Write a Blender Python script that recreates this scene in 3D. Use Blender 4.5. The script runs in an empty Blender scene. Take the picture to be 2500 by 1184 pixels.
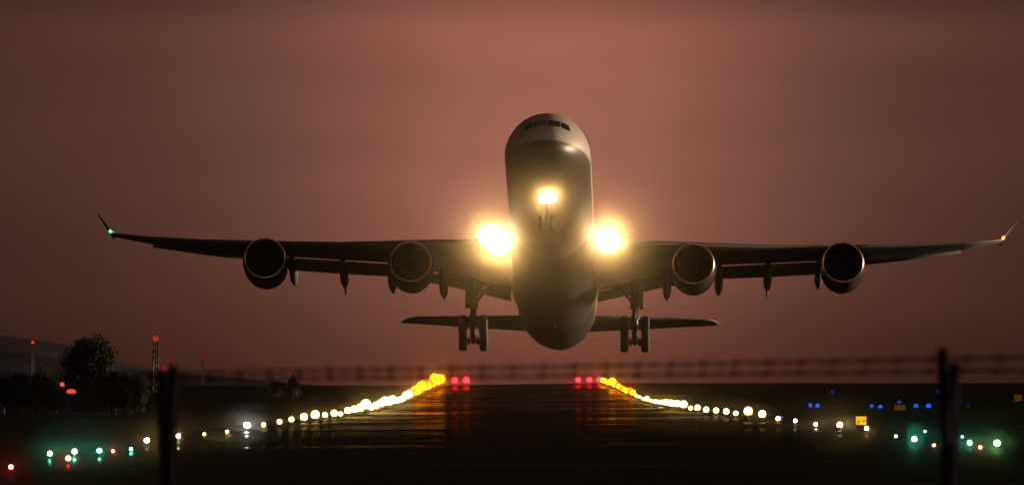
import bpy, bmesh, math, random
from mathutils import Vector, Matrix

random.seed(7)
R = math.radians
C = bpy.context.scene.collection
scene = bpy.context.scene

# ------------------------------------------------------------------ camera, world, sun, exposure
EYE = 4.1                                   # camera height over the runway threshold, metres
cam_data = bpy.data.cameras.new('camera')
cam_data.sensor_width = 36.0
cam_data.lens = 325.44                      # long telephoto
cam_data.clip_start = 0.5
cam_data.clip_end = 60000
cam_data.dof.use_dof = True
cam_data.dof.focus_distance = 625
cam_data.dof.aperture_fstop = 9.5
cam = bpy.data.objects.new('camera', cam_data)
C.objects.link(cam)
cam.location = (0, 0, EYE)
cam.rotation_euler = (R(90.9076), 0, 0)
scene.camera = cam

SUN_EL, SUN_AZ = R(3.5), R(64.0)          # behind the aircraft and to the right, outside the picture
SUN_DIR = Vector((math.sin(SUN_AZ) * math.cos(SUN_EL), math.cos(SUN_AZ) * math.cos(SUN_EL), math.sin(SUN_EL)))

world = bpy.data.worlds.new("World")
scene.world = world
world.use_nodes = True
world.cycles.sampling_method = 'NONE'
wt = world.node_tree
for n in list(wt.nodes):
    wt.nodes.remove(n)


class NT:
    """small helper for node maths"""
    def __init__(self, tree):
        self.t = tree

    def new(self, kind, **kw):
        n = self.t.nodes.new(kind)
        for k, v in kw.items():
            setattr(n, k, v)
        return n

    def put(self, sock, v):
        if hasattr(v, 'is_output'):
            self.t.links.new(v, sock)
        else:
            sock.default_value = v

    def math(self, op, a, b=0.0, c=0.0):
        n = self.new('ShaderNodeMath', operation=op)
        self.put(n.inputs[0], a); self.put(n.inputs[1], b); self.put(n.inputs[2], c)
        return n.outputs[0]

    def gauss(self, x, mu, sig):
        d = self.math('DIVIDE', self.math('SUBTRACT', x, mu), sig)
        return self.math('EXPONENT', self.math('MULTIPLY', self.math('MULTIPLY', d, d), -0.5))

    def smooth(self, x, a, b, lo=0.0, hi=1.0):
        n = self.new('ShaderNodeMapRange', interpolation_type='SMOOTHSTEP')
        self.put(n.inputs[0], x)
        for i, v in zip((1, 2, 3, 4), (a, b, lo, hi)):
            n.inputs[i].default_value = v
        return n.outputs[0]

    def scale(self, col, f):
        n = self.new('ShaderNodeVectorMath', operation='SCALE')
        self.put(n.inputs[0], col); self.put(n.inputs[3], f)
        return n.outputs[0]

    def vmath(self, op, a, b):
        n = self.new('ShaderNodeVectorMath', operation=op)
        self.put(n.inputs[0], a); self.put(n.inputs[1], b)
        return n.outputs[0]


w = NT(wt)
sky = w.new('ShaderNodeTexSky', sky_type='NISHITA')
sky.sun_disc = False
sky.sun_elevation = SUN_EL
sky.sun_rotation = SUN_AZ
sky.air_density, sky.dust_density, sky.ozone_density = 2.0, 6.0, 1.0
base = w.vmath('MULTIPLY', sky.outputs[0], (0.0006, 0.00055, 0.0008))
tc = w.new('ShaderNodeTexCoord')
sep = w.new('ShaderNodeSeparateXYZ')
wt.links.new(tc.outputs['Generated'], sep.inputs[0])
az = w.math('MULTIPLY', w.math('ARCTAN2', sep.outputs[0], sep.outputs[1]), 57.29578)
el = w.math('MULTIPLY', w.math('ARCSINE', sep.outputs[2]), 57.29578)
# drifting cloud bands, stretched along the horizon
cv = w.new('ShaderNodeCombineXYZ')
w.put(cv.inputs[0], w.math('MULTIPLY', az, 0.35)); w.put(cv.inputs[1], w.math('MULTIPLY', el, 1.5))
noi = w.new('ShaderNodeTexNoise'); noi.inputs['Scale'].default_value = 1.0
noi.inputs['Detail'].default_value = 3.0; noi.inputs['Roughness'].default_value = 0.5
wt.links.new(cv.outputs[0], noi.inputs['Vector'])
band = w.smooth(noi.outputs[0], 0.3, 0.7, 0.91, 1.07)
# the sun's aureole through the cloud
aur = w.math('MULTIPLY', w.gauss(az, 0.2, 0.98), w.gauss(el, 1.38, 1.36))
aur = w.math('MULTIPLY', aur, band)
aur_c = w.scale((0.222, 0.077, 0.052), aur)
wide = w.math('MULTIPLY', w.gauss(az, 0.2, 3.2), w.gauss(el, 2.0, 2.5))
wide_c = w.scale((0.124, 0.051, 0.036), w.math('MULTIPLY', wide, band))
# lit cloud bank in the open sky to the right, outside the picture
side = w.math('MULTIPLY', w.gauss(az, 94.0, 21.0), w.gauss(el, 6.0, 9.0))
side_c = w.scale((3.0, 2.0, 1.4), side)
# warm glow added low behind the camera to light the engine lips
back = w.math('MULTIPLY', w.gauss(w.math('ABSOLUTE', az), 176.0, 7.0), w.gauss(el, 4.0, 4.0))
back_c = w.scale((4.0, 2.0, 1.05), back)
over = w.math('MULTIPLY', w.smooth(el, 25.0, 80.0), 1.0)
over_c = w.scale((0.035, 0.034, 0.05), over)
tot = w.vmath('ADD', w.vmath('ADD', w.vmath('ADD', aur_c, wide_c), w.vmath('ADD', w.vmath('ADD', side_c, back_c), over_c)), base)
# a thin pink streak of high cloud near the top of the picture, greyer air above it
streak = w.math('MULTIPLY', w.gauss(az, 0.3, 1.7), w.gauss(el, 2.17, 0.12))
tot = w.vmath('ADD', tot, w.scale((0.045, 0.010, 0.007), streak))
tot = w.scale(tot, w.smooth(el, 2.22, 2.45, 1.0, 0.82))
murk = w.smooth(el, -0.5, 1.3, 0.0, 1.0)       # dull layer along the horizon
bg = w.new('ShaderNodeBackground')
tint = w.new('ShaderNodeMix', data_type='VECTOR')
w.put(tint.inputs[0], murk); tint.inputs[4].default_value = (0.55, 0.40, 0.33); tint.inputs[5].default_value = (1, 1, 1)
wt.links.new(w.vmath('MULTIPLY', tot, tint.outputs[1]), bg.inputs[0])
bg.inputs[1].default_value = 1.0
wo = w.new('ShaderNodeOutputWorld')
wt.links.new(bg.outputs[0], wo.inputs[0])

sl = bpy.data.lights.new('sun', 'SUN')
sl.energy = 7.0
sl.angle = R(0.6)
sl.color = (1.0, 0.68, 0.42)
sun = bpy.data.objects.new('sun', sl)
C.objects.link(sun)
sun.rotation_euler = SUN_DIR.to_track_quat('Z', 'Y').to_euler()
sun.location = (0, 300, 200)

scene.view_settings.view_transform = 'Standard'
scene.view_settings.look = 'None'
scene.view_settings.exposure = 0.0
scene.view_settings.gamma = 1.0
scene.cycles.use_denoising = True
scene.cycles.volume_bounces = 0
scene.cycles.sample_clamp_indirect = 0.0
scene.cycles.denoising_input_passes = 'RGB_ALBEDO_NORMAL'
scene.cycles.denoising_prefilter = 'ACCURATE'

# ------------------------------------------------------------------ materials


def mat(name, col, rough=0.5, metal=0.0, coat=0.0, spec=0.5, var=0.15, nscale=2.0, bump=0.0):
    m = bpy.data.materials.new(name)
    m.use_nodes = True
    t = NT(m.node_tree)
    p = m.node_tree.nodes['Principled BSDF']
    tcn = t.new('ShaderNodeTexCoord')
    no = t.new('ShaderNodeTexNoise')
    no.inputs['Scale'].default_value = nscale
    no.inputs['Detail'].default_value = 5
    m.node_tree.links.new(tcn.outputs['Object'], no.inputs['Vector'])
    f = t.smooth(no.outputs[0], 0.25, 0.75, 1 - var, 1 + var)
    m.node_tree.links.new(t.scale(col, f), p.inputs['Base Color'])
    rv = 0.15 if var else 0.0
    m.node_tree.links.new(t.smooth(no.outputs[0], 0.2, 0.8, rough * (1 - rv), rough * (1 + rv)), p.inputs['Roughness'])
    p.inputs['Metallic'].default_value = metal
    p.inputs['Coat Weight'].default_value = coat
    p.inputs['Coat Roughness'].default_value = 0.06
    p.inputs['Specular IOR Level'].default_value = spec
    if bump:
        b = t.new('ShaderNodeBump')
        b.inputs['Strength'].default_value = bump
        m.node_tree.links.new(no.outputs[0], b.inputs['Height'])
        m.node_tree.links.new(b.outputs[0], p.inputs['Normal'])
    return m


def glow(name, col, strength):
    m = bpy.data.materials.new(name)
    m.use_nodes = True
    nt = m.node_tree
    nt.nodes.remove(nt.nodes['Principled BSDF'])
    e = nt.nodes.new('ShaderNodeEmission')
    e.inputs[0].default_value = (*col, 1)
    e.inputs[1].default_value = strength
    nt.links.new(e.outputs[0], nt.nodes['Material Output'].inputs[0])
    m.cycles.emission_sampling = 'NONE'
    return m


M = {
    'white_paint': mat('white_paint', (0.36, 0.34, 0.335), 0.40, coat=0.2, var=0.0, nscale=0.6),
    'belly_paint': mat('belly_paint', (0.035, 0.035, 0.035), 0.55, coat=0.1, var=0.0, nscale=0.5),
    'wing_grey': mat('wing_grey', (0.09, 0.09, 0.097), 0.42, var=0.0, nscale=0.5),
    'cowl_paint': mat('cowl_paint', (0.05, 0.05, 0.058), 0.3, coat=0.5, var=0.0, nscale=0.7),
    'bare_metal': mat('bare_metal', (0.85, 0.66, 0.50), 0.28, metal=1.0, var=0.0, nscale=3),
    'duct_dark': mat('duct_dark', (0.015, 0.015, 0.015), 0.8, spec=0.1, var=0.0),
    'fan_metal': mat('fan_metal', (0.006, 0.006, 0.006), 0.8, spec=0.1, var=0.0),
    'glass_dark': mat('glass_dark', (0.012, 0.012, 0.014), 0.06, spec=0.6, var=0.1),
    'gear_metal': mat('gear_metal', (0.07, 0.07, 0.07), 0.5, metal=0.2, var=0.25, nscale=4),
    'rubber': mat('rubber', (0.018, 0.018, 0.018), 0.75, var=0.3, nscale=6),
    'lamp_body': mat('lamp_body', (0.05, 0.05, 0.045), 0.5, var=0.3, nscale=8),
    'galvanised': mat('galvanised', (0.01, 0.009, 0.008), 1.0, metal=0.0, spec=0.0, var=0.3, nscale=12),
    'bark': mat('bark', (0.05, 0.04, 0.03), 0.9, var=0.4, nscale=2, bump=0.4),
    'leaf': mat('leaf', (0.016, 0.018, 0.012), 0.85, spec=0.1, var=0.25, nscale=0.7),
    'mast_paint': mat('mast_paint', (0.03, 0.025, 0.022), 0.6, var=0.3),
    'pale_mast': mat('pale_mast', (0.45, 0.36, 0.30), 0.6, var=0.2),
    'sign_black': mat('sign_black', (0.02, 0.015, 0.01), 0.6, var=0.2),
}

# fuselage skin: pale upper body blending to a dark lower body at the waterline
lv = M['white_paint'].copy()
lv.name = 'fuselage_skin'
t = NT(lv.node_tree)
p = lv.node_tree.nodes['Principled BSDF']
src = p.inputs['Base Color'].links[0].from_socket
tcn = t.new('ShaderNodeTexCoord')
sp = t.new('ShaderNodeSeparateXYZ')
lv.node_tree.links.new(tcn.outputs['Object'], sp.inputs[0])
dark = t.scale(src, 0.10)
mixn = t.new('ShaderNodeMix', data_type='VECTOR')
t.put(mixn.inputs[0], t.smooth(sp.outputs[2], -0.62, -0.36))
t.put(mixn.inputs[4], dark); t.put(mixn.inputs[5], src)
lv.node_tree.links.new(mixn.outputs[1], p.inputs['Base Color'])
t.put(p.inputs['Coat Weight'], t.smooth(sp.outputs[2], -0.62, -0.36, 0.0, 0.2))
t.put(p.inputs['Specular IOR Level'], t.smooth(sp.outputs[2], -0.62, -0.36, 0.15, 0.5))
M['fuselage_skin'] = lv

# grass / earth
gm = mat('field_grass', (0.014, 0.012, 0.008), 0.95, spec=0.0, var=0.45, nscale=0.05)
hm = mat('hill_scrub', (0.04, 0.04, 0.045), 0.95, spec=0.0, var=0.3, nscale=0.01)

# wet asphalt: dark diffuse with a thin film of water that mirrors the lamps in patches
am = bpy.data.materials.new('wet_asphalt')
am.use_nodes = True
t = NT(am.node_tree)
am.node_tree.nodes.remove(am.node_tree.nodes['Principled BSDF'])
tcn = t.new('ShaderNodeTexCoord')
mp = t.new('ShaderNodeMapping')
mp.inputs['Scale'].default_value = (0.02, 0.05, 1.0)
am.node_tree.links.new(tcn.outputs['Object'], mp.inputs[0])
n1 = t.new('ShaderNodeTexNoise'); n1.inputs['Scale'].default_value = 1.0; n1.inputs['Detail'].default_value = 4
am.node_tree.links.new(mp.outputs[0], n1.inputs['Vector'])
n2 = t.new('ShaderNodeTexNoise'); n2.inputs['Scale'].default_value = 1.4; n2.inputs['Detail'].default_value = 6
am.node_tree.links.new(tcn.outputs['Object'], n2.inputs['Vector'])
dif = t.new('ShaderNodeBsdfDiffuse')
am.node_tree.links.new(t.scale((0.014, 0.013, 0.012), t.smooth(n2.outputs[0], .3, .7, .7, 1.3)), dif.inputs[0])
gl = t.new('ShaderNodeBsdfGlossy')
gl.inputs['Color'].default_value = (1, 1, 1, 1)
gl.inputs['Roughness'].default_value = 0.022
mx = t.new('ShaderNodeMixShader')
spy = t.new('ShaderNodeSeparateXYZ')
am.node_tree.links.new(tcn.outputs['Object'], spy.inputs[0])
am.node_tree.links.new(t.math('MULTIPLY', t.smooth(n1.outputs[0], 0.47, 0.67, 0.0003, 0.055), t.smooth(spy.outputs[1], 600, 1500, 0.25, 1.5)), mx.inputs[0])
am.node_tree.links.new(dif.outputs[0], mx.inputs[1])
am.node_tree.links.new(gl.outputs[0], mx.inputs[2])
am.node_tree.links.new(mx.outputs[0], am.node_tree.nodes['Material Output'].inputs[0])
M['wet_asphalt'] = am

# ------------------------------------------------------------------ mesh helpers


def obj(name, bm, mats, parent=None, smooth=True):
    me = bpy.data.meshes.new(name)
    bm.normal_update()
    bm.to_mesh(me)
    bm.free()
    for m in (mats if isinstance(mats, (list, tuple)) else [mats]):
        me.materials.append(m)
    if smooth:
        for p in me.polygons:
            p.use_smooth = True
    o = bpy.data.objects.new(name, me)
    C.objects.link(o)
    if parent is not None:
        o.parent = parent
    return o


def thing(name, label, cat, loc=(0, 0, 0), group=None):
    o = bpy.data.objects.new(name, None)
    o.empty_display_size = 0.5
    C.objects.link(o)
    o.location = loc
    tag(o, label, cat, group)
    return o


def tag(o, label, cat, group=None):
    o['label'] = label
    o['category'] = cat
    if group:
        o['group'] = group


def grid_faces(bm, rows, closed=False, mi=0, flip=False):
    for a, b in zip(rows, rows[1:]):
        n = len(a)
        for i in range(n if closed else n - 1):
            j = (i + 1) % n
            f = (a[i], a[j], b[j], b[i])
            if len(set(f)) < 3:
                continue
            try:
                fc = bm.faces.new(f[::-1] if flip else f)
                fc.material_index = mi
            except ValueError:
                pass


def tube(bm, pts, rads, n=10, cap=True, mi=0):
    pts = [Vector(p) for p in pts]
    if not isinstance(rads, (list, tuple)):
        rads = [rads] * len(pts)
    rows = []
    for i, p in enumerate(pts):
        d = (pts[min(i + 1, len(pts) - 1)] - pts[max(i - 1, 0)]).normalized()
        up = Vector((0, 0, 1)) if abs(d.z) < 0.95 else Vector((1, 0, 0))
        u = d.cross(up).normalized()
        v = u.cross(d)
        rows.append([bm.verts.new(p + (u * math.cos(2 * math.pi * k / n) + v * math.sin(2 * math.pi * k / n)) * rads[i]) for k in range(n)])
    grid_faces(bm, rows, closed=True, mi=mi)
    if cap:
        for r in (rows[0], rows[-1][::-1]):
            f = bm.faces.new(r); f.material_index = mi


def lathe(bm, prof, centre, axis='y', n=40, mi=0):
    """prof: list of (along, radius)"""
    cx, cy, cz = centre
    rows = []
    for a, r in prof:
        row = []
        for k in range(n):
            an = 2 * math.pi * k / n
            c, s = r * math.cos(an), r * math.sin(an)
            if axis == 'y':
                row.append(bm.verts.new((cx + c, cy + a, cz + s)))
            elif axis == 'x':
                row.append(bm.verts.new((cx + a, cy + c, cz + s)))
            else:
                row.append(bm.verts.new((cx + c, cy + s, cz + a)))
        rows.append(row)
    grid_faces(bm, rows, closed=True, mi=mi)
    return rows


def box(bm, x0, x1, y0, y1, z0, z1, mi=0, bevel=0.0):
    vs = [bm.verts.new((x, y, z)) for x in (x0, x1) for y in (y0, y1) for z in (z0, z1)]
    fs = []
    for q in ((0, 1, 3, 2), (4, 6, 7, 5), (0, 4, 5, 1), (2, 3, 7, 6), (0, 2, 6, 4), (1, 5, 7, 3)):
        f = bm.faces.new([vs[i] for i in q]); f.material_index = mi; fs.append(f)
    if bevel:
        es = list({e for f in fs for e in f.edges})
        bmesh.ops.bevel(bm, geom=es, offset=bevel, segments=2, affect='EDGES')


def interp(tab, x):
    if x <= tab[0][0]:
        return tab[0][1:]
    for a, b in zip(tab, tab[1:]):
        if x <= b[0]:
            f = (x - a[0]) / (b[0] - a[0])
            f = f * f * (3 - 2 * f) if len(a) == 2 else f
            return tuple(p + (q - p) * f for p, q in zip(a[1:], b[1:]))
    return tab[-1][1:]


# ------------------------------------------------------------------ the ground and the runway
DEPTH = [(-300, 1.7), (0, 1.7), (36, 2.35), (100, 3.3), (250, 4.1), (450, 4.12), (745, 4.1), (1150, 4.2), (1500, 4.35),
         (1900, 4.2), (2250, 3.55), (2600, 2.1), (2950, 0.3), (3450, -1.7), (3650, -2.0), (4200, -1.9), (30000, -1.9)]


def ground(x, y):
    d = 0.0
    for a, b in zip(DEPTH, DEPTH[1:]):
        if y <= b[0]:
            f = max(0.0, (y - a[0]) / (b[0] - a[0]))
            d = a[1] + (b[1] - a[1]) * f
            break
    tilt = min(1.0, max(0.0, (y - 250) / 300.0)) * 0.011
    z = EYE - d + tilt * max(-45.0, min(45.0, x))
    if 600 < y < 2700:                          # long shallow undulations of the pavement
        z += 0.055 * math.sin(y / 31.0) + 0.03 * math.sin(y / 13.0 + 1.0)
    return z


def frange(a, b, s):
    out = []
    while a < b - 1e-6:
        out.append(a); a += s
    return out


ys = frange(-300, 0, 50) + frange(0, 500, 20) + frange(500, 3700, 8) + frange(3700, 5000, 100) + frange(5000, 30001, 2500)
xs = [-14000, -7000, -3500, -1500, -700, -350, -200, -120, -70, -45, -32, -15, 0, 15, 32, 45, 70, 120, 200, 350, 700, 1500, 3500, 7000, 14000]
bm = bmesh.new()
grid_faces(bm, [[bm.verts.new((x, y, ground(x, y) + 0.25 * math.sin(x * .031 + y * .017) * min(1, max(0, (abs(x) - 60) / 200)))) for x in xs] for y in ys], flip=False)
g = obj('ground', bm, gm)
g['kind'] = 'structure'
bm = bmesh.new()
grid_faces(bm, [[bm.verts.new((x + 0.0011 * y, y, ground(x + 0.0011 * y, y) + 0.02)) for x in (-37, -31, -22, -11, 0, 11, 22, 31, 37)] for y in frange(430, 3560, 8)])
rw = obj('runway', bm, M['wet_asphalt'])
rw['kind'] = 'structure'

# far hill on the left
bm = bmesh.new()
HX = [-1400, -1100, -800, -600, -480, -420, -397, -365, -330, -300, -270, -240, -200, -150]
HZ = [30, 36, 42, 46, 44, 42, 40.5, 37, 30, 19, 12, 10, 7, 2]
rows = []
for k, (dy, f) in enumerate([(-900, 0.0), (-500, 0.35), (-200, 0.8), (0, 1.0), (300, 0.85), (900, 0.0)]):
    rows.append([bm.verts.new((x, 7200 + dy, EYE + 1.0 + f * hz + random.uniform(-.6, .6) * f)) for x, hz in zip(HX, HZ)])
grid_faces(bm, rows)
hl = obj('hills', bm, hm)
hl['kind'] = 'structure'

# ------------------------------------------------------------------ haze
bm = bmesh.new()
box(bm, -900, 900, -80, 8200, -3.5, EYE + 60)
hz = obj('haze', bm, [], smooth=False)
hz['kind'] = 'stuff'
hmz = bpy.data.materials.new('haze_air')
hmz.use_nodes = True
nt = hmz.node_tree
nt.nodes.remove(nt.nodes['Principled BSDF'])
pv = nt.nodes.new('ShaderNodeVolumePrincipled')
HAZE = 4.0e-5
pv.inputs['Color'].default_value = (0.9, 0.85, 0.8, 1)
pv.inputs['Density'].default_value = HAZE
pv.inputs['Anisotropy'].default_value = 0.999
nt.links.new(pv.outputs[0], nt.nodes['Material Output'].inputs['Volume'])
hmz.cycles.homogeneous_volume = True
hz.data.materials.append(hmz)

# ------------------------------------------------------------------ the airliner
# local frame: x to the right of the picture, y aft from the nose, z up; metres
plane = thing('airliner', 'four-engined jet airliner climbing nose-up with landing lights blazing above the runway', 'airplane')
ALPHA, YAW, ROLL = R(11.8), R(1.05), R(0.45)
plane.matrix_world = Matrix.Translation((2.2196, 597.0, EYE + 16.592)) @ (Matrix.Rotation(-YAW, 4, 'Z') @ Matrix.Rotation(-ALPHA, 4, 'X') @ Matrix.Rotation(ROLL, 4, 'Y'))

# fuselage stations: aft, top, bottom, half width
FUS = [(0.0, -0.84, -0.86, 0.01), (0.08, -0.58, -1.14, 0.36), (0.3, -0.25, -1.45, 0.75), (0.6, 0.10, -1.74, 1.06), (1.0, 0.43, -1.97, 1.36), (1.5, 0.82, -2.18, 1.65),
       (2.0, 1.16, -2.34, 1.89), (2.5, 1.47, -2.46, 2.08), (3.0, 1.74, -2.55, 2.24), (3.5, 1.97, -2.62, 2.38), (4.0, 2.16, -2.68, 2.49), (5.0, 2.43, -2.75, 2.65),
       (6.0, 2.61, -2.80, 2.75), (7.0, 2.73, -2.82, 2.80), (8.5, 2.81, -2.82, 2.82), (10, 2.82, -2.82, 2.82), (20, 2.82, -2.82, 2.82), (30, 2.82, -2.82, 2.82),
       (40, 2.82, -2.82, 2.82), (47, 2.82, -2.82, 2.82), (50, 2.82, -2.74, 2.80), (53, 2.82, -2.53, 2.75), (56, 2.82, -2.18, 2.64), (60, 2.79, -1.52, 2.36),
       (64, 2.70, -0.72, 1.98), (68, 2.52, 0.18, 1.52), (71, 2.32, 0.85, 1.12), (73.5, 2.06, 1.34, 0.68), (75.2, 1.85, 1.62, 0.2)]


def fus_at(y):
    return interp(FUS, y)


bm = bmesh.new()
rows = []
NS = 56
for y, tp, bt, hw in FUS:
    zc, rz = (tp + bt) / 2, (tp - bt) / 2
    rows.append([bm.verts.new((hw * math.sin(2 * math.pi * k / NS), y, zc + rz * math.cos(2 * math.pi * k / NS))) for k in range(NS)])
grid_faces(bm, rows, closed=True)
bm.faces.new(rows[0]); bm.faces.new(rows[-1][::-1])
bmesh.ops.recalc_face_normals(bm, faces=bm.faces)
fuse = obj('fuselage', bm, M['fuselage_skin'], plane)


def nose_y(x, z):
    lo, hi = 0.0, 9.0
    for _ in range(40):
        m = (lo + hi) / 2
        tp, bt, hw = fus_at(m)
        zc, rz = (tp + bt) / 2, (tp - bt) / 2
        inside = (x / max(hw, 1e-3)) ** 2 + ((z - zc) / max(rz, 1e-3)) ** 2 < 1
        if inside: hi = m
        else: lo = m
    return hi


def pane(corners, name, m, off=0.012, n=8):
    """corners: four (x,z) in front view, laid on the nose skin"""
    bm = bmesh.new()
    a, b, c, d = [Vector(p) for p in corners]
    rows = []
    for i in range(n + 1):
        row = []
        for j in range(n + 1):
            u, v = i / n, j / n
            p = (a * (1 - u) + b * u) * (1 - v) + (d * (1 - u) + c * u) * v
            row.append(bm.verts.new((p.x * 1.004, nose_y(p.x, p.y) - off, p.y + off * .6)))
        rows.append(row)
    grid_faces(bm, rows)
    bmesh.ops.recalc_face_normals(bm, faces=bm.faces)
    bmesh.ops.solidify(bm, geom=list(bm.faces), thickness=0.01)
    return obj(name, bm, m, fuse)


for s in (-1, 1):
    pane([(s * .05, .76), (s * .88, .70), (s * .84, 1.24), (s * .05, 1.30)], 'windscreen_pane', M['glass_dark'])
    pane([(s * .96, .66), (s * 1.52, .48), (s * 1.40, 1.02), (s * .92, 1.22)], 'cockpit_side_window', M['glass_dark'])

# cabin windows, the forward rows
proto_w = {}
for s in (-1, 1):
    for k in range(26):
        y = 9.0 + k * 0.53 + (1.2 if k > 9 else 0)
        if s not in proto_w:
            bm = bmesh.new()
            ring = []
            for q in range(14):
                an = 2 * math.pi * q / 14
                zz = 0.55 + 0.17 * math.sin(an)
                ring.append((math.sqrt(max(0, 2.82 ** 2 - zz ** 2)) , 0.115 * math.cos(an), zz))
            outer = [bm.verts.new((s * (x + .012), yy, zz)) for x, yy, zz in ring]
            inner = [bm.verts.new((s * (x - .02), yy, zz)) for x, yy, zz in ring]
            bm.faces.new(outer)
            grid_faces(bm, [outer, inner], closed=True)
            bmesh.ops.recalc_face_normals(bm, faces=bm.faces)
            o = obj('cabin_window', bm, M['glass_dark'], fuse)
            proto_w[s] = o
        else:
            o = proto_w[s].copy(); C.objects.link(o); o.parent = fuse
        o.location = (0, y, 0)

# passenger doors (proud panels)
for s in (-1, 1):
    bm = bmesh.new()
    rows = []
    for i in range(9):
        an = R(100 - i * 8.5)
        rows.append([bm.verts.new((s * 2.835 * math.sin(an), yy, 2.835 * math.cos(an) )) for yy in (6.95, 7.25, 7.6, 7.95)])
    grid_faces(bm, rows)
    bmesh.ops.recalc_face_normals(bm, faces=bm.faces)
    obj('cabin_door', bm, M['white_paint'], fuse)

# wing-body fairing
bm = bmesh.new()
rows = []
for y, f in [(24.5, 0.02), (26, 0.45), (28, 0.8), (31, 1.0), (38, 1.0), (42, 1.0), (44.5, 0.8), (46.5, 0.4), (48, 0.02)]:
    row = []
    for k in range(17):
        an = R(-78 + k * 156 / 16)
        hw = 2.70 + 0.45 * f; dp = 2.70 + 0.42 * f
        z = -dp * math.cos(an) ** 0.8
        row.append(bm.verts.new((hw * math.sin(an), y, z)))
    rows.append(row)
grid_faces(bm, rows)
bmesh.ops.recalc_face_normals(bm, faces=bm.faces)
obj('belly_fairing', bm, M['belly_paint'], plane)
bm = bmesh.new()
box(bm, -.02, .02, 44.6, 45.1, -3.30, -2.9)
obj('blade_antenna', bm, M['gear_metal'], plane, smooth=False)

# wing stations: |x|, LE aft, LE z, main-element TE aft, TE z, t/c
WING = [(2.0, 27.4, -1.00, 41.0, -1.50, 0.125), (5.5, 30.0, -0.56, 41.0, -0.92, 0.115), (9.5, 32.4, -0.08, 41.2, 0.20, 0.105), (11.2, 33.5, 0.13, 41.4, 0.50, 0.10),
        (14.65, 35.8, 0.58, 42.4, 0.88, 0.095), (18.0, 38.0, 1.12, 43.5, 1.32, 0.09), (19.6, 39.0, 1.38, 44.2, 1.56, 0.09)]
WOUT = [(19.6, 39.0, 1.38, 45.4, 1.36, 0.09), (21.6, 40.2, 1.68, 46.0, 1.80, 0.088), (24.5, 42.0, 2.14, 46.7, 2.36, 0.085), (28.2, 44.2, 2.83, 47.55, 3.05, 0.08), (31.0, 45.9, 3.46, 48.25, 3.76, 0.078)]


def airfoil(n=14):
    """closed loop of (chord fraction, thickness fraction) from TE over the top to LE and back"""
    top, bot = [], []
    for i in range(n + 1):
        c = 0.5 * (1 + math.cos(math.pi * i / n))
        yt = 5 * (0.2969 * math.sqrt(c) - 0.126 * c - 0.3516 * c * c + 0.2843 * c ** 3 - 0.1036 * c ** 4)
        cam = 0.10 * c * (1 - c)
        top.append((c, yt * 0.95, cam)); bot.append((c, -yt * 0.95, cam))
    return top + bot[::-1][1:-1]


AF = airfoil()


def section(bm, s, x, ya, za, yb, zb, tc):
    ch = yb - ya
    tw = math.atan2(zb - za, ch)
    return [bm.verts.new((s * x, ya + c * ch, za + (zb - za) * c + t * tc * ch + cm * tc * ch)) for c, t, cm in AF]


def loft(bm, s, table, ends=True):
    rows = [section(bm, s, *r) for r in table]
    grid_faces(bm, rows, closed=True)
    if ends:
        bm.faces.new(rows[0]); bm.faces.new(rows[-1][::-1])
    bmesh.ops.recalc_face_normals(bm, faces=bm.faces)


def flap_table(rows):
    return [(x, ya, za, yb, zb, t) for x, ya, za, yb, zb, t in rows]


nav = {-1: glow('nav_green', (0.10, 1.0, 0.42), 2.0), 1: glow('nav_red', (1.0, 0.10, 0.015), 8.0)}
LAMPG = glow('landing_lens', (1.0, 0.86, 0.62), 3.2)


def spot(name, parent, loc, target, watts, col, cone, size=0.1):
    """the lamp's own beam, loc in the parent's frame, target in world space"""
    l = bpy.data.lights.new(name, 'SPOT')
    l.energy = watts
    l.color = col
    l.spot_size = R(cone)
    l.spot_blend = 1.0
    l.shadow_soft_size = size
    o = bpy.data.objects.new(name, l)
    C.objects.link(o)
    o.parent = parent
    pw = parent.matrix_world.copy()
    if parent.parent:
        pw = parent.parent.matrix_world @ parent.matrix_basis
    wloc = pw @ Vector(loc)
    q = (Vector(target) - wloc).to_track_quat('-Z', 'Y').to_matrix().to_4x4()
    o.matrix_basis = pw.inverted() @ (Matrix.Translation(wloc) @ q)
    return o


def landing_lamp(parent, loc, r, watts, col, cone=5.0):
    x, y, z = loc
    bm = bmesh.new()
    lathe(bm, [(0.35, 0.02), (0.30, r * .7), (0.10, r * .99), (0.04, r * 1.0), (0.03, r * .97), (0.05, r * .95)], (x, y, z), 'y', 28)
    o = obj('landing_light', bm, M['bare_metal'], parent)
    bm = bmesh.new()
    rows = lathe(bm, [(0.02, r), (-0.03, r * .8), (-0.06, r * .45), (-0.07, 0.01)], (x, y, z), 'y', 28)
    bmesh.ops.recalc_face_normals(bm, faces=bm.faces)
    obj('lens', bm, LAMPG, o)
    if watts:
        spot('beam', o, (x, y - 0.12, z), (0, 0, EYE), watts, col, cone, r * .5)
    return o


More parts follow.
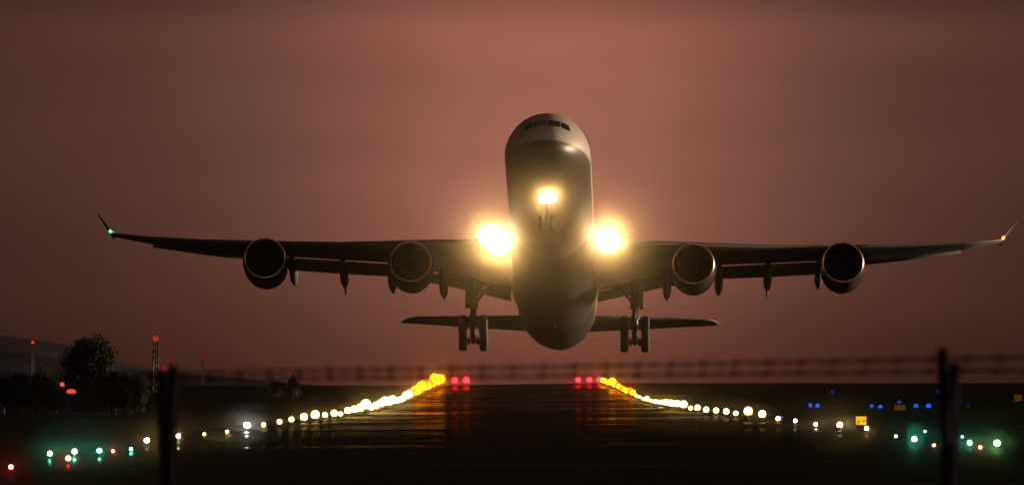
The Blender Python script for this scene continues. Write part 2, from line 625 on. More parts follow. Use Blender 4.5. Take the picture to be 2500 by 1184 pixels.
KW = 12.57                                       # W/sr of a Blender spot -> watts
for s in (-1, 1):
    bm = bmesh.new()
    loft(bm, s, WING)
    bm2 = bmesh.new()
    rows = [section(bm, s, *r) for r in WOUT]
    grid_faces(bm, rows, closed=True)
    bm.faces.new(rows[0]); bm.faces.new(rows[-1])
    bm2.free()
    bmesh.ops.recalc_face_normals(bm, faces=bm.faces)
    wing = obj('wing', bm, M['wing_grey'], plane)
    # flaps, extended and drooped
    bm = bmesh.new()
    loft(bm, s, [(3.0, 39.9, -1.62, 42.0, -2.02, .13), (5.5, 39.9, -1.08, 42.3, -1.34, .13), (7.5, 40.2, -.62, 42.6, -.82, .13), (10.9, 40.6, -.10, 43.0, -.22, .13)])
    obj('flap', bm, M['wing_grey'], wing)
    bm = bmesh.new()
    loft(bm, s, [(11.1, 41.1, 0.31, 43.1, -.10, .15), (14.65, 42.1, 0.73, 44.1, 0.28, .15), (18.0, 43.2, 1.16, 45.1, 0.72, .15), (19.5, 43.8, 1.39, 45.5, .97, .15)])
    obj('flap', bm, M['wing_grey'], wing)
    # aileron, slightly drooped
    bm = bmesh.new()
    loft(bm, s, [(20.6, 44.9, 1.55, 45.9, 1.50, .1), (24.5, 46.0, 2.22, 46.85, 2.18, .1), (28.1, 47.0, 2.90, 47.75, 2.88, .1)])
    obj('aileron', bm, M['wing_grey'], wing)
    # winglet
    bm = bmesh.new()
    rows = []
    for (x, ya, yb, z, th) in [(30.85, 46.0, 48.3, 3.55, .20), (31.15, 46.6, 48.6, 3.95, .13), (31.55, 47.5, 49.1, 4.6, .09), (32.05, 48.6, 49.6, 5.46, .05)]:
        ch = yb - ya
        rows.append([bm.verts.new((s * (x + tf * th * 1.8 * .84), ya + c * ch, z - tf * th * .3)) for c, tf, cm in AF])
    grid_faces(bm, rows, closed=True)
    bm.faces.new(rows[-1]); bm.faces.new(rows[0])
    bmesh.ops.recalc_face_normals(bm, faces=bm.faces)
    obj('winglet', bm, M['cowl_paint'], wing)
    bm = bmesh.new()
    bmesh.ops.create_uvsphere(bm, u_segments=14, v_segments=8, radius=0.12)
    bmesh.ops.scale(bm, vec=(1, 1.6, 1), verts=bm.verts)
    bmesh.ops.translate(bm, vec=(s * 31.0, 45.85, 3.58), verts=bm.verts)
    o = obj('navigation_light', bm, nav[s], wing)
    o['label'] = 'green navigation light' if s < 0 else 'red navigation light'
    # flap track fairings
    for (x, ty, tz, wy, wz, spike) in [(18.2, 48.0, 0.28, 42.3, 0.95, 0), (14.65, 47.3, -0.08, 40.8, 0.42, 1), (11.27, 46.2, -0.66, 39.4, -.05, 0), (7.7, 45.5, -1.16, 38.6, -.75, 0)]:
        bm = bmesh.new()
        ln = ty - wy
        rows = []
        for f, rr in [(0, .03), (.1, .2), (.25, .29), (.5, .305), (.70, .30), (.78, .26), (.86, .18), (.93, .10), (1.0, .015)]:
            y = wy + ln * f
            z = wz + .32 + (tz - wz - .32) * f ** 1.15
            rows.append([bm.verts.new((s * x + rr * math.cos(2 * math.pi * k / 14), y, z + 1.5 * rr * math.sin(2 * math.pi * k / 14))) for k in range(14)])
        grid_faces(bm, rows, closed=True)
        if spike:
            tube(bm, [(s * x, ty - .1, tz), (s * x, ty + .75, tz - .2)], [.09, .05], 8)
        bmesh.ops.recalc_face_normals(bm, faces=bm.faces)
        obj('flap_track_fairing', bm, M['wing_grey'], wing)
    # tailplane
    bm = bmesh.new()
    loft(bm, s, [(1.2, 64.2, 1.72, 71.3, 2.12, .095), (4.0, 66.0, 2.10, 71.8, 2.40, .09), (8.0, 68.5, 2.62, 72.5, 2.78, .085), (10.3, 69.95, 2.90, 72.95, 3.02, .08), (11.0, 70.7, 2.96, 73.05, 3.08, .07), (11.5, 72.0, 3.00, 73.1, 3.10, .06)])
    obj('tailplane', bm, M['wing_grey'], plane)

# fin, behind the fuselage
bm = bmesh.new()
rows = []
for z, ya, yb, th in [(2.2, 60.5, 71.5, .5), (2.9, 62.0, 71.8, .46), (6, 65.5, 73.6, .36), (9, 68.6, 75.2, .27), (10.6, 70.6, 76.0, .2), (10.9, 72.0, 76.1, .1)]:
    rows.append([bm.verts.new((tf * th * 1.6, ya + c * (yb - ya), z)) for c, tf, cm in AF])
grid_faces(bm, rows, closed=True)
bm.faces.new(rows[-1]); bm.faces.new(rows[0])
bmesh.ops.recalc_face_normals(bm, faces=bm.faces)
obj('tail_fin', bm, M['white_paint'], plane)

# engines


def engine(cx, cy, cz, sc, wing_z, wing_y):
    bm = bmesh.new()
    lathe(bm, [(0.32, 1.455), (0.8, 1.52), (1.6, 1.545), (2.6, 1.53), (3.6, 1.42), (4.6, 1.22), (4.62, 1.17), (4.0, 1.16)], (cx, cy, cz), 'y', 48)
    lathe(bm, [(3.6, 1.1), (4.3, .85), (5.5, .62), (5.52, .55), (4.6, .5)], (cx, cy, cz), 'y', 32)
    bmesh.ops.recalc_face_normals(bm, faces=bm.faces)
    e = obj('engine', bm, M['cowl_paint'], plane)
    bm = bmesh.new()
    pr = []
    for i in range(13):
        an = R(-80 + i * 170 / 12)
        pr.append((0.20 - 0.20 * math.cos(an) if i else .34, 1.365 + 0.092 * math.sin(an)))
    pr = [(0.32, 1.455), (0.16, 1.443), (0.06, 1.42), (0.015, 1.395), (0.0, 1.365), (0.02, 1.335), (0.08, 1.305), (0.2, 1.275), (0.36, 1.25)]
    lathe(bm, pr, (cx, cy, cz), 'y', 56)
    bmesh.ops.recalc_face_normals(bm, faces=bm.faces)
    obj('inlet_lip', bm, M['bare_metal'], e)
    bm = bmesh.new()
    lathe(bm, [(0.36, 1.25), (0.8, 1.23), (1.5, 1.25), (1.75, 1.25)], (cx, cy, cz), 'y', 40)
    obj('inlet_duct', bm, M['duct_dark'], e)
    bm = bmesh.new()
    for k in range(26):                          # fan blades as twisted strips
        a0 = 2 * math.pi * k / 26
        va = []
        for r_, tw in ((.34, .16), (.8, .10), (1.235, .05)):
            for dd, yy in ((-1, 1.42), (1, 1.62)):
                an = a0 + dd * tw * .62 / max(r_, .3) + 0.18 * r_
                va.append(bm.verts.new((cx + r_ * math.cos(an), cy + yy, cz + r_ * math.sin(an))))
        bm.faces.new((va[0], va[1], va[3], va[2])); bm.faces.new((va[2], va[3], va[5], va[4]))
    lathe(bm, [(1.72, .02), (1.72, 1.249)], (cx, cy, cz), 'y', 32)
    obj('fan', bm, M['fan_metal'], e)
    bm = bmesh.new()
    lathe(bm, [(0.95, .01), (1.0, .08), (1.2, .22), (1.45, .33), (1.7, .36)], (cx, cy, cz), 'y', 24)
    obj('spinner', bm, M['fan_metal'], e)
    bm = bmesh.new()                             # pylon
    pts = [(cy + .9, cz + 1.50), (wing_y - .2, wing_z + .15), (wing_y + 3.2, wing_z + .0), (cy + 6.6, cz + 1.35), (cy + 4.3, cz + .95), (cy + 2, cz + 1.35)]
    a = [bm.verts.new((cx - .2, y, z)) for y, z in pts]
    b = [bm.verts.new((cx + .2, y, z)) for y, z in pts]
    bm.faces.new(a); bm.faces.new(b[::-1])
    grid_faces(bm, [a, b], closed=True)
    bmesh.ops.recalc_face_normals(bm, faces=bm.faces)
    bmesh.ops.bevel(bm, geom=list(bm.edges), offset=.06, segments=2, affect='EDGES')
    obj('pylon', bm, M['cowl_paint'], e)
    return e


for s in (-1, 1):
    engine(s * 9.52, 27.5, -2.48, 1, -.15, 32.6)
    engine(s * 19.7, 34.5, -.74, 1, 1.32, 39.2)


def wheel(parent, x, y, z, r, wd):
    bm = bmesh.new()
    h = wd / 2
    lathe(bm, [(-h * .7, r * .5), (-h * .95, r * .62), (-h, r * .82), (-h * .8, r * .95), (-h * .4, r), (h * .4, r), (h * .8, r * .95), (h, r * .82), (h * .95, r * .62), (h * .7, r * .5)], (x, y, z), 'x', 32)
    for dd in (-1, 1):
        lathe(bm, [(dd * h * .7, r * .5), (dd * h * .45, r * .42), (dd * h * .5, r * .2), (dd * h * .75, r * .14), (dd * h * .78, .005)], (x, y, z), 'x', 24, mi=1)
    bmesh.ops.recalc_face_normals(bm, faces=bm.faces)
    return obj('wheel', bm, [M['rubber'], M['gear_metal']], parent)


for s in (-1, 1):
    gx = s * 5.55
    bm = bmesh.new()
    tube(bm, [(gx, 39.4, -.9), (gx, 39.5, -2.2), (gx, 39.6, -2.9)], [.33, .33, .30], 16)
    tube(bm, [(gx, 39.6, -2.9), (gx, 39.95, -4.7)], [.21, .21], 14)
    tube(bm, [(gx, 39.58, -2.75), (gx, 39.6, -3.05)], [.34, .34], 16)
    tube(bm, [(gx, 39.75, -3.5), (gx, 39.78, -3.75)], [.30, .30], 14)
    # bogie beam and axles
    tube(bm, [(gx, 38.85, -4.3), (gx, 40, -4.70), (gx, 41.15, -5.10)], [.16, .22, .16], 12)
    for yy, zz in ((39.0, -4.35), (41.0, -5.04)):
        tube(bm, [(gx - .95, yy, zz), (gx + .95, yy, zz)], [.11, .11], 10)
        for q in (-1, 1):
            tube(bm, [(gx + q * .22, yy, zz), (gx + q * .42, yy, zz)], [.26, .26], 14)
    # torque links
    tube(bm, [(gx - .1, 39.9, -3.1), (gx - .1, 40.45, -3.8), (gx - .1, 40.05, -4.5)], [.07, .08, .07], 8)
    tube(bm, [(gx + .1, 39.9, -3.1), (gx + .1, 40.45, -3.8), (gx + .1, 40.05, -4.5)], [.07, .08, .07], 8)
    tube(bm, [(gx, 39.4, -3.2), (gx, 38.95, -4.2)], [.07, .06], 8)
    gear = obj('main_gear', bm, M['gear_metal'], plane)
    bm = bmesh.new()
    tube(bm, [(gx - s * .12, 39.6, -2.75), (gx - s * 1.0, 39.6, -1.55), (gx - s * 1.3, 39.6, -1.1)], [.09, .09, .09], 8)
    obj('side_brace', bm, M['gear_metal'], gear)
    bm = bmesh.new()
    prof = [(39.0, -1.2), (40.5, -1.2), (40.45, -2.1), (40.3, -2.9), (39.2, -2.9), (39.05, -2.1)]
    a = [bm.verts.new((gx + s * .26, y, z)) for y, z in prof]
    b = [bm.verts.new((gx + s * .56, y, z)) for y, z in prof]
    bm.faces.new(a); bm.faces.new(b[::-1]); grid_faces(bm, [a, b], closed=True)
    bmesh.ops.recalc_face_normals(bm, faces=bm.faces)
    obj('gear_door', bm, M['wing_grey'], gear, smooth=False)
    for q in (-1, 1):
        for yy, zz in ((39.0, -4.35), (41.0, -5.04)):
            wheel(gear, gx + q * .71, yy, zz, .70, .56)

# nose gear with its lamps
bm = bmesh.new()
tube(bm, [(0, 6.4, -2.5), (0, 6.55, -3.5)], [.15, .14], 12)
tube(bm, [(0, 6.55, -3.5), (0, 6.7, -4.55)], [.09, .09], 10)
tube(bm, [(-.45, 6.7, -4.55), (.45, 6.7, -4.55)], [.07, .07], 10)
tube(bm, [(0, 6.5, -3.3), (0, 8.2, -2.7)], [.07, .07], 8)
ng = obj('nose_gear', bm, M['gear_metal'], plane)
for q in (-1, 1):
    wheel(ng, q * .36, 6.7, -4.55, .52, .36)
    bm = bmesh.new()
    box(bm, q * .62 - .02, q * .62 + .02, 5.4, 8.0, -3.35, -2.55)
    obj('gear_door', bm, M['belly_paint'], ng, smooth=False)

# the lit landing and taxi lamps
WARM = (1.0, 0.58, 0.20)
for x, y, z, r, wt_ in [(-3.52, 27.4, -1.30, .78, 2300), (-4.12, 27.5, -0.72, .86, 2300), (3.74, 27.6, -0.92, .86, 3500)]:
    landing_lamp(plane, (x, y, z), r, wt_ * KW, WARM)
for x in (-.24, .24):
    landing_lamp(plane, (x, 6.15, -2.94), .40, 330 * KW, WARM)

# ------------------------------------------------------------------ airfield lamps
COL = {
    'amber': ((1.0, 0.72, 0.32), (1.0, 0.62, 0.22)),
    'warm': ((1.0, 0.62, 0.17), (1.0, 0.60, 0.22)),
    'white': ((1.0, 0.97, 0.92), (1.0, 0.93, 0.86)),
    'yellow': ((1.0, 0.42, 0.002), (1.0, 0.20, 0.012)),
    'orange': ((1.0, 0.018, 0.001), (1.0, 0.2, 0.01)),  # stands in for the fiery glow round the yellow lamps
    'red': ((1.0, 0.10, 0.07), (1.0, 0.03, 0.02)),
    'pink': ((1.0, 0.006, 0.014), (1.0, 0.05, 0.08)),
    'dimred': ((1.0, 0.06, 0.04), (1.0, 0.03, 0.02)),
    'green': ((0.25, 1.0, 0.66), (0.06, 1.0, 0.55)),
    'lime': ((0.45, 1.0, 0.42), (0.25, 1.0, 0.25)),
    'blue': ((0.03, 0.13, 1.0), (0.04, 0.15, 1.0)),
    'paleblue': ((0.55, 0.72, 1.0), (0.4, 0.6, 1.0)),
}
STR = {'amber': 45, 'warm': 14, 'white': 60, 'yellow': 25, 'orange': 22, 'red': 40.0, 'pink': 25, 'dimred': 0.8, 'green': 40, 'lime': 40, 'blue': 1.2, 'paleblue': 4}
GLOWM, PROTO = {}, {}


def lamp_proto(col, strength):
    key = (col, strength)
    if key in PROTO:
        return PROTO[key]
    m = glow('lens_' + col, COL[col][0], strength)
    bm = bmesh.new()                             # unit lamp: lens radius 1, base at z 0
    lathe(bm, [(0, .55), (.06, .55), (.08, .22), (.5, .2), (.55, .8), (.75, .86), (.8, .7)], (0, 0, 0), 'z', 16)
    bmesh.ops.recalc_face_normals(bm, faces=bm.faces)
    hm_ = bpy.data.meshes.new('lamp_housing'); bm.to_mesh(hm_); bm.free(); hm_.materials.append(M['lamp_body'])
    bm = bmesh.new()
    bmesh.ops.create_uvsphere(bm, u_segments=18, v_segments=12, radius=1.0)
    bmesh.ops.translate(bm, vec=(0, 0, 1.6), verts=bm.verts)
    lm = bpy.data.meshes.new('lens'); bm.to_mesh(lm); bm.free(); lm.materials.append(m)
    for me in (hm_, lm):
        for p in me.polygons: p.use_smooth = True
    PROTO[key] = (hm_, lm)
    return PROTO[key]


def lamp(name, x, y, r, col, label, group, power=0.0, strength=None, squash=1.0, cat='airfield light', zoff=0.0):
    hme, lme = lamp_proto(col, strength if strength is not None else STR[col])
    root = thing(name, label, cat, (x, y, ground(x, y) + 0.02 + zoff), group)
    root.scale = (r, r, r * squash)
    for nm, me in (('housing', hme), ('lens', lme)):
        o = bpy.data.objects.new(nm, me); C.objects.link(o); o.parent = root
    if power:
        l = bpy.data.lights.new('beam', 'SPOT')
        l.energy = power * 0.0017 * KW; l.color = COL[col][1]
        l.spot_size = R(8); l.spot_blend = 1.0; l.shadow_soft_size = 0.08
        o = bpy.data.objects.new('beam', l); C.objects.link(o); o.parent = root
        wl = Vector((x, y, ground(x, y) + 1.6 * r))
        q = (Vector((0, 0, EYE)) - wl).to_track_quat('-Z', 'Y')
        o.matrix_basis = Matrix.LocRotScale(Vector((0, -1.1, 1.6)), q, Vector((1 / r, 1 / r, 1 / (r * squash))))
    return root


ORD = ['nearest', 'second', 'third', 'fourth', 'fifth', 'sixth', 'seventh', 'eighth', 'ninth', 'tenth', 'eleventh', 'twelfth', 'thirteenth', 'fourteenth', 'fifteenth',
       'sixteenth', 'seventeenth', 'eighteenth', 'nineteenth', 'twentieth']
TENS = {2: 'twenty', 3: 'thirty', 4: 'forty', 5: 'fifty'}


def ordn(i):
    if i < 20: return ORD[i]
    k = i + 1
    t_, u = divmod(k, 10)
    return {2: 'twentieth', 3: 'thirtieth', 4: 'fortieth', 5: 'fiftieth'}[t_] if u == 0 else TENS[t_] + '-' + ('first' if u == 1 else ORD[u - 1])


AX = 0.0011                                      # the centreline drifts right of the view axis by this slope
# left edge row: distance, lens radius, colour, beam
left = [(745, .20, 'amber', 12000), (813, .17, 'amber', 7000), (880, .12, 'amber', 2500), (948, .13, 'amber', 3500), (1015, .32, 'white', 16000), (1081, .22, 'amber', 0),
        (1152, .30, 'warm', 0), (1212, .34, 'warm', 0), (1281, .50, 'warm', 0), (1351, .60, 'warm', 0), (1418, .40, 'warm', 0), (1487, .52, 'warm', 0), (1540, .36, 'warm', 0)]
d = 1603
while d < 3500:
    i = len(left)
    if d < 2520:
        left.append((d, random.uniform(.5, 1.05), 'warm', 0))
    else:
        left.append((d, random.uniform(1.0, 1.9), 'orange' if i % 5 in (1, 3) else 'yellow', 0))  # large lenses, some tinted orange, in place of the far-end glow
    d += 62
CW = {'amber': 'amber', 'white': 'brilliant white', 'warm': 'warm white', 'yellow': 'yellow', 'orange': 'glow-tinted orange'}
for i, (d, r, c, p) in enumerate(left):
    lamp('runway_light', AX * d - 30.2, d, r, c, f'{CW[c]} runway edge light, {ordn(i)} one from the near end of the left row', 'runway edge lights', p)
right = [(812, .17, 'amber', 6000), (880, .26, 'amber', 15000), (952, .17, 'amber', 5000), (1024, .19, 'amber', 0), (1093, .26, 'warm', 0), (1165, .46, 'warm', 0), (1237, .56, 'warm', 0),
         (1309, .34, 'warm', 0), (1370, .42, 'warm', 0), (1442, .42, 'warm', 0), (1520, .46, 'warm', 0), (1595, .48, 'warm', 0)]
d = 1660
while d < 3500:
    i = len(right)
    if d < 2480:
        right.append((d, random.uniform(.34, .72), 'warm', 0))
    else:
        right.append((d, random.uniform(.6, 1.25), 'orange' if i % 5 in (0, 3) else 'yellow', 0))  # orange tint mixed in here too for the glow
    d += 72
for i, (d, r, c, p) in enumerate(right):
    lamp('runway_light', AX * d + 30.2, d, r, c, f'{CW[c]} runway edge light, {ordn(i)} one from the near end of the right row', 'runway edge lights', p)
# runway end reds
for k, x in enumerate((-26.0, -21.5)):
    lamp('runway_end_light', AX * 3560 + x, 3560, 1.15, 'pink', f'red runway end light {"beside the yellow lamps" if k == 0 else "standing inward of its twin"}, left side of the far end', 'runway end lights', 0)
for k, x in enumerate((21.5, 25.8, 29.6)):
    lamp('runway_end_light', AX * 3560 + x, 3560, .95, 'pink', f'red runway end light, {["innermost", "middle", "outermost"][k]} of three on the right side of the far end', 'runway end lights', 0)

F = 22600.0


def place(px, py, h):
    """the point on the near flat ground where a lamp of height h stands, from its bearing and dip"""
    d = F * (4.1 - h) / (py - 950.0)
    for _ in range(6):
        x = (px - 1250) / F * d
        d = F * (EYE - ground(x, d) - h) / (py - 950.0)
    return (px - 1250) / F * d, d


for k, (px, py, r, p) in enumerate([(122, 1108, .15, 8000), (182, 1102, .16, 9000), (243, 1100, .15, 8000), (320, 1096, .10, 3000)]):
    x, d = place(px, py, r * 1.6)
    lamp('threshold_light', x, d, r, 'green', f'green threshold light, {["leftmost", "second from the left", "third from the left", "innermost"][k]} of four left of the runway', 'threshold lights', p)
for k, (px, py, r, p, c) in enumerate([(2232, 1072, .17, 9000, 'green'), (2314, 1077, .10, 2000, 'green'), (2367, 1081, .14, 6000, 'green'), (2434, 1082, .19, 10000, 'lime')]):
    x, d = place(px, py, r * 1.6)
    lamp('threshold_light', x, d, r, c, f'{"yellowish " if c == "lime" else ""}green threshold light, {["innermost", "second from the runway", "third from the runway", "outermost"][k]} of four right of the runway', 'threshold lights', p)
for k, (px, py, r, p, lb) in enumerate([(27, 1140, .12, 6000, 'red lamp lowest at the far left, nearest to the camera'), (167, 1119, .15, 9000, 'bright red lamp in front of the green lights on the left'),
                                    (276, 1101, .10, 3500, 'small red lamp between two green threshold lights on the left'), (2280, 1087, .09, 0, 'tiny red lamp low on the right beside the big green light'),
                                    (2393, 1092, .10, 3000, 'red lamp in front of the green lights on the far right')]):
    x, d = place(px, py, r * 1.6)
    lamp('approach_light', x, d, r, 'red', lb, 'red approach lights', p)
for k, (px, py, r, c, lb) in enumerate([(2187, 1065, .11, 'warm', 'tiny warm white lamp left of the big green light'), (2258, 1053, .11, 'paleblue', 'tiny bluish white lamp above right of the big green light'),
                                        (2349, 1066, .10, 'paleblue', 'tiny bluish white lamp between the green lights on the right')]):
    x, d = place(px, py, r * 1.6)
    lamp('marker_light', x, d, r, c, lb, 'small white marker lights', 0)
BL = [(1908, 1020, 10, 2.6), (1990, 1025, 8, 2.6), (2209, 1025, 9, 2.4), (2458, 1024, 7, 1.4), (1978, 989, 12, 1.0), (1996, 990, 13, 1.0), (2128, 991, 11, .8), (2149, 994, 13, 1.6), (2195, 981, 11, .35),
      (2236, 991, 14, .9), (2267, 991, 16, 1.1), (2032, 956, 10, .22), (2050, 961, 8, .12), (2066, 963, 8, .1), (2086, 966, 9, .14), (2107, 967, 9, .2), (2290, 955, 13, .16), (2345, 962, 10, .06),
      (2365, 962, 10, .08), (2416, 968, 10, .07), (2446, 970, 10, .25), (1658, 983, 10, .3), (2300, 992, 10, .1), (2363, 988, 12, .05)]
for k, (px, py, dia, st) in enumerate(sorted(BL)):
    if py > 975:
        d = 1250 if py > 1010 else 1900
    else:
        d = 2700
    x = (px - 1250) / F * d
    r = dia / 2 * d / F * .8
    z = EYE - (py - 950) * d / F
    gz = ground(x, d)
    lamp('taxiway_light', x, d, r, 'blue', f'{"bright" if st > .9 else "dim" if st < .3 else "small"} blue taxiway light, {ordn(k).replace("nearest", "first")} one counting from the left', 'blue taxiway lights', 0, strength=st * .75, zoff=z - 1.6 * r - gz)
    if z - 1.6 * r - gz > .05:
        pass

# ------------------------------------------------------------------ signs
SY = glow('sign_face_yellow', (1.0, 0.48, 0.01), 0.95)
SO = glow('sign_face_dim', (1.0, 0.40, 0.04), 0.07)


def sign(px, py, wpx, hpx, d, face, label, marks):
    x = (px - 1250) / F * d
    z = EYE - (py - 950) * d / F
    wd, ht = wpx * d / F, hpx * d / F
    gz = ground(x, d)
    root = thing('taxiway_sign', label, 'sign', (x, d, gz), 'yellow taxiway signs')
    zc = z - gz
    bm = bmesh.new()
    box(bm, -wd / 2 - .06, wd / 2 + .06, .0, .22, zc - ht / 2 - .06, zc + ht / 2 + .06, bevel=.02)
    obj('cabinet', bm, M['lamp_body'], root, smooth=False)
    bm = bmesh.new()
    box(bm, -wd / 2, wd / 2, -.015, .003, zc - ht / 2, zc + ht / 2)
    obj('face', bm, face, root, smooth=False)
    bm = bmesh.new()
    for q in (-.3, .3):
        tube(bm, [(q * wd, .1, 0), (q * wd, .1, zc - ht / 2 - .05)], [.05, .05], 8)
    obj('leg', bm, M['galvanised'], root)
    if marks:
        bm = bmesh.new()
        for pts in ([(-.36, -.30), (-.24, -.32), (-.14, -.02), (-.24, .02)], [(.16, -.02), (.36, .10), (.38, -.06), (.22, -.20)]):
            f0 = [bm.verts.new((u * wd, -.018, zc + v * ht)) for u, v in pts]
            f1 = [bm.verts.new((u * wd, -.026, zc + v * ht)) for u, v in pts]
            bm.faces.new(f1); bm.faces.new(f0[::-1]); grid_faces(bm, [f0, f1], closed=True)
        bmesh.ops.recalc_face_normals(bm, faces=bm.faces)
        obj('marking', bm, M['sign_black'], root, smooth=False)


sign(2102, 1026, 25, 20, 900, SY, 'bright yellow lit taxiway sign with two dark marks on posts', True)
sign(2197, 995, 27, 12, 1700, SO, 'dim amber sign board between two groups of blue lights', False)
sign(2485, 971, 18, 16, 2300, SO, 'dim amber sign board at the far right beyond the post', False)

# ------------------------------------------------------------------ masts with red obstruction lamps (left)


def mast(px, ytop, d, lamp_r, st, label, rad, red='dimred'):
    x = (px - 1250) / F * d
    zt = EYE - (ytop - 950) * d / F
    gz = ground(x, d)
    h = zt - gz - lamp_r
    root = thing('obstruction_mast', label, 'mast', (x, d, gz), 'masts with red lamps')
    bm = bmesh.new()
    for q in range(3):
        a = R(90 + 120 * q)
        tube(bm, [(rad * 1.5 * math.cos(a), rad * 1.5 * math.sin(a), 0), (rad * math.cos(a), rad * math.sin(a), h)], [rad * .34, rad * .28], 6)
    n = max(4, int(h / (rad * 2.6)))
    for k in range(n):
        for q in range(3):
            f0, f1 = k / n, (k + 1) / n
            a, b = R(90 + 120 * q), R(90 + 120 * (q + 1))
            r0, r1 = rad * (1.5 - .5 * f0), rad * (1.5 - .5 * f1)
            tube(bm, [(r0 * math.cos(a), r0 * math.sin(a), h * f0), (r1 * math.cos(b), r1 * math.sin(b), h * f1)], [rad * .2, rad * .2], 5)
    obj('lattice', bm, M['mast_paint'], root)
    bm = bmesh.new()
    bmesh.ops.create_uvsphere(bm, u_segments=16, v_segments=10, radius=lamp_r)
    bmesh.ops.translate(bm, vec=(0, 0, h + lamp_r * .9), verts=bm.verts)
    obj('obstruction_lamp', bm, glow('obstruction_red', COL[red][0], st), root)


mast(80, 835, 3400, .62, .75, 'thin mast with a small red lamp in front of the hill', .35)
mast(380, 826, 2900, .95, .42, 'tallest mast with a red lamp, right of the big tree', .75)
mast(400, 900, 2500, .85, .36, 'short mast with a red lamp just behind the fence post', .4)
mast(417, 877, 3600, 1.1, .13, 'faint mast with a dim red lamp between post and tall mast', .35)
mast(495, 872, 3600, 1.1, .14, 'faint mast with a dim red lamp standing alone right of the post', .45)
x = (152 - 1250) / F * 1700
lamp('ground_beacon', x, 1700, .42, 'red', 'round red beacon lamp below the hedge at the far left', 'red beacons', 0, strength=1.3, zoff=(EYE - (938 - 950) * 1700 / F) - 1.6 * .42 - ground(x, 1700))
x = (174 - 1250) / F * 1690
lamp('ground_beacon', x, 1690, .9, 'red', 'wide flattened red beacon lamp right of the round one', 'red beacons', 0, strength=.8, squash=.5, zoff=(EYE - (955 - 950) * 1690 / F) - .75 - ground(x, 1690))
# ------------------------------------------------------------------ trees and shrubs


def crown_mesh(bm, cx, cz, rx, rz, n, leaf, seed, lobes=9):
    rnd = random.Random(seed)
    blobs = []
    for _ in range(lobes):
        a, e, q = rnd.uniform(0, 6.28), rnd.uniform(-.5, 1.2), rnd.uniform(.35, .72)
        blobs.append((cx + rx * q * math.cos(a) * math.cos(e), rx * q * math.sin(a) * math.cos(e), cz + rz * q * math.sin(e), rnd.uniform(.32, .55)))
    for _ in range(n):
        bx, by, bz, br = rnd.choice(blobs)
        v = Vector((rnd.gauss(0, 1), rnd.gauss(0, 1), rnd.gauss(0, 1))).normalized() * rnd.uniform(.45, 1.0)
        p = Vector((bx + v.x * br * rx, by + v.y * br * rx, bz + v.z * br * rz))
        u = Vector((rnd.gauss(0, 1), rnd.gauss(0, 1), rnd.gauss(0, 1))).normalized()
        w_ = u.orthogonal().normalized()
        s1 = leaf * rnd.uniform(.6, 1.3)
        bm.faces.new([bm.verts.new(p + u * s1 * a_ + w_ * s1 * .6 * b_) for a_, b_ in ((-1, 0), (0, -1), (1, 0), (0, 1))])


def tree(px, ytop, wpx, d, label, cat, name, base=.35, n=1500, group=None, leaf=.11, lobes=12):
    x = (px - 1250) / F * d
    gz = ground(x, d)
    zt = EYE - (ytop - 950) * d / F
    h = zt - gz
    rx = wpx / 2 * d / F
    root = thing(name, label, cat, (x, d, gz), group)
    bm = bmesh.new()
    tube(bm, [(0, 0, -.2), (.1, 0, h * .25), (-.1, .1, h * .5), (.1, 0, h * .72)], [.04 * h, .032 * h, .022 * h, .01 * h], 10)
    rnd = random.Random(px)
    for k in range(7):
        a = rnd.uniform(0, 6.28)
        z0 = h * rnd.uniform(.25, .55)
        tube(bm, [(0, 0, z0), (rx * .4 * math.cos(a), rx * .4 * math.sin(a), z0 + h * .14), (rx * .75 * math.cos(a), rx * .75 * math.sin(a), z0 + h * .25)], [.014 * h, .009 * h, .003 * h], 6)
    obj('trunk', bm, M['bark'], root)
    bm = bmesh.new()
    cz = h * (base + 1) / 2
    crown_mesh(bm, 0, cz, rx * .93, (h - h * base) / 2 * 1.0, n, rx * leaf, px, lobes)
    obj('crown', bm, M['leaf'], root, smooth=False)


tree(222, 811, 160, 1800, 'large round-crowned tree standing dark against the sky at left', 'tree', 'broadleaf_tree', .08, 11000, None, .055, 26)
HG = [(8, 905, 60), (52, 902, 60), (98, 893, 52), (135, 917, 50), (262, 902, 70), (312, 904, 66), (345, 910, 46), (205, 915, 80)]
HL = ['dark bush at the very left edge of the picture', 'dark bush beside the leftmost one under the hill', 'taller pointed bush left of the big tree', 'low bush just left of the big tree trunk',
      'dark bush right under the big tree crown', 'dark bush right of the big tree', 'end bush of the hedge, beside the tall mast', 'low wide bush at the foot of the big tree']
for (px, yt, wp), lb in zip(HG, HL):
    tree(px, yt, wp * 1.25, 1760, lb, 'bush', 'bush', -.25, 2600, 'bushes along the left hedge', .10, 18)
tree(678, 921, 44, 2600, 'small far bush, left one of the pair behind the runway lights', 'bush', 'bush', -.2, 700, 'far bushes', .2, 12)
tree(714, 921, 46, 2600, 'small far bush, right one of the pair behind the runway lights', 'bush', 'bush', -.2, 700, 'far bushes', .2, 12)

# ------------------------------------------------------------------ perimeter fence close to the camera, far out of focus
fence = thing('perimeter_fence', 'blurred barbed wire fence with forked posts close to the camera', 'fence', (0, 36, ground(0, 36)))
fz = ground(0, 36)


def fence_pt(f):
    return (-1.40 + 3.05 * f, 37.6 - 2.6 * f - 36)


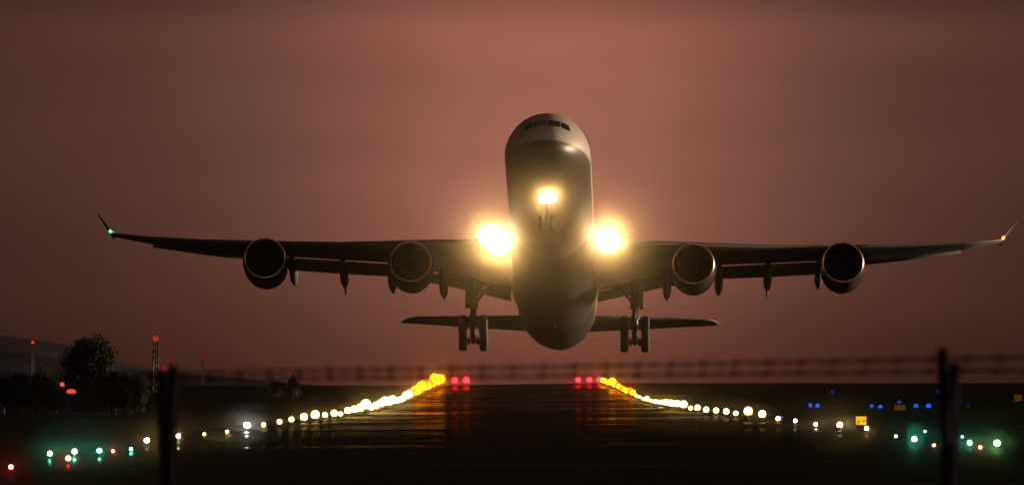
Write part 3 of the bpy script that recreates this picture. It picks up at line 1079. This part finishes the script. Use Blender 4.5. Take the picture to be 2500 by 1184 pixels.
posts = [(-1, 0.0), (0, 0.0), (1, 0.0), (2, 0.0)]
UP = lambda f: EYE + 0.066 + 0.049 * f - fz        # heights of the wires
LO = lambda f: EYE + 0.042 + 0.028 * f - fz
for f, _ in posts:
    x, y = fence_pt(f)
    gz = ground(x, 36 + y) - fz
    flip = 1 if f <= 0 else -1
    hz0 = (EYE - 0.20 - fz)
    bm = bmesh.new()
    tube(bm, [(x, y, gz - .2), (x, y, hz0)], [.03, .03], 10)
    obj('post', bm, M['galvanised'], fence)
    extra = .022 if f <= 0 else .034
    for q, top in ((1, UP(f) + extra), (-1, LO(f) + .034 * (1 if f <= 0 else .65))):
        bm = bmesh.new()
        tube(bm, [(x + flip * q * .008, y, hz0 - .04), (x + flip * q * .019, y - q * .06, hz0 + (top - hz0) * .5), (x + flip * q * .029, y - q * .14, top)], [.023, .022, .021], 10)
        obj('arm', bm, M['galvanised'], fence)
for q, hf in ((1, UP), (-1, LO)):
    bm = bmesh.new()
    for f0, f1 in ((-1, 0), (0, 1), (1, 2)):
        a, b = fence_pt(f0), fence_pt(f1)
        ln = math.hypot(b[0] - a[0], b[1] - a[1])
        pa = Vector((a[0], a[1] - q * .13, hf(f0))); pb = Vector((b[0], b[1] - q * .13, hf(f1)))
        for st in (0, math.pi):
            pts = []
            for k in range(121):
                u = k / 120
                p = pa.lerp(pb, u)
                p.z -= .012 * 4 * u * (1 - u) * .3
                p.z += .0035 * math.sin(u * 150 + st); p.y += .0035 * math.cos(u * 150 + st)
                pts.append(p)
            tube(bm, pts, .0034, 5)
        nb = int(ln / .155)
        for k in range(nb):
            p = pa.lerp(pb, (k + .5) / nb)
            p.z -= .003
            for an in (25, 115, 205, 295):
                v = Vector((.3 * math.cos(R(an)), .5 * math.cos(R(an + 60)), math.sin(R(an)))).normalized() * .02
                tube(bm, [p, p + v], [.0035, .0012], 5)
            tube(bm, [p - Vector((.012, 0, 0)), p + Vector((.012, 0, 0))], .007, 6)
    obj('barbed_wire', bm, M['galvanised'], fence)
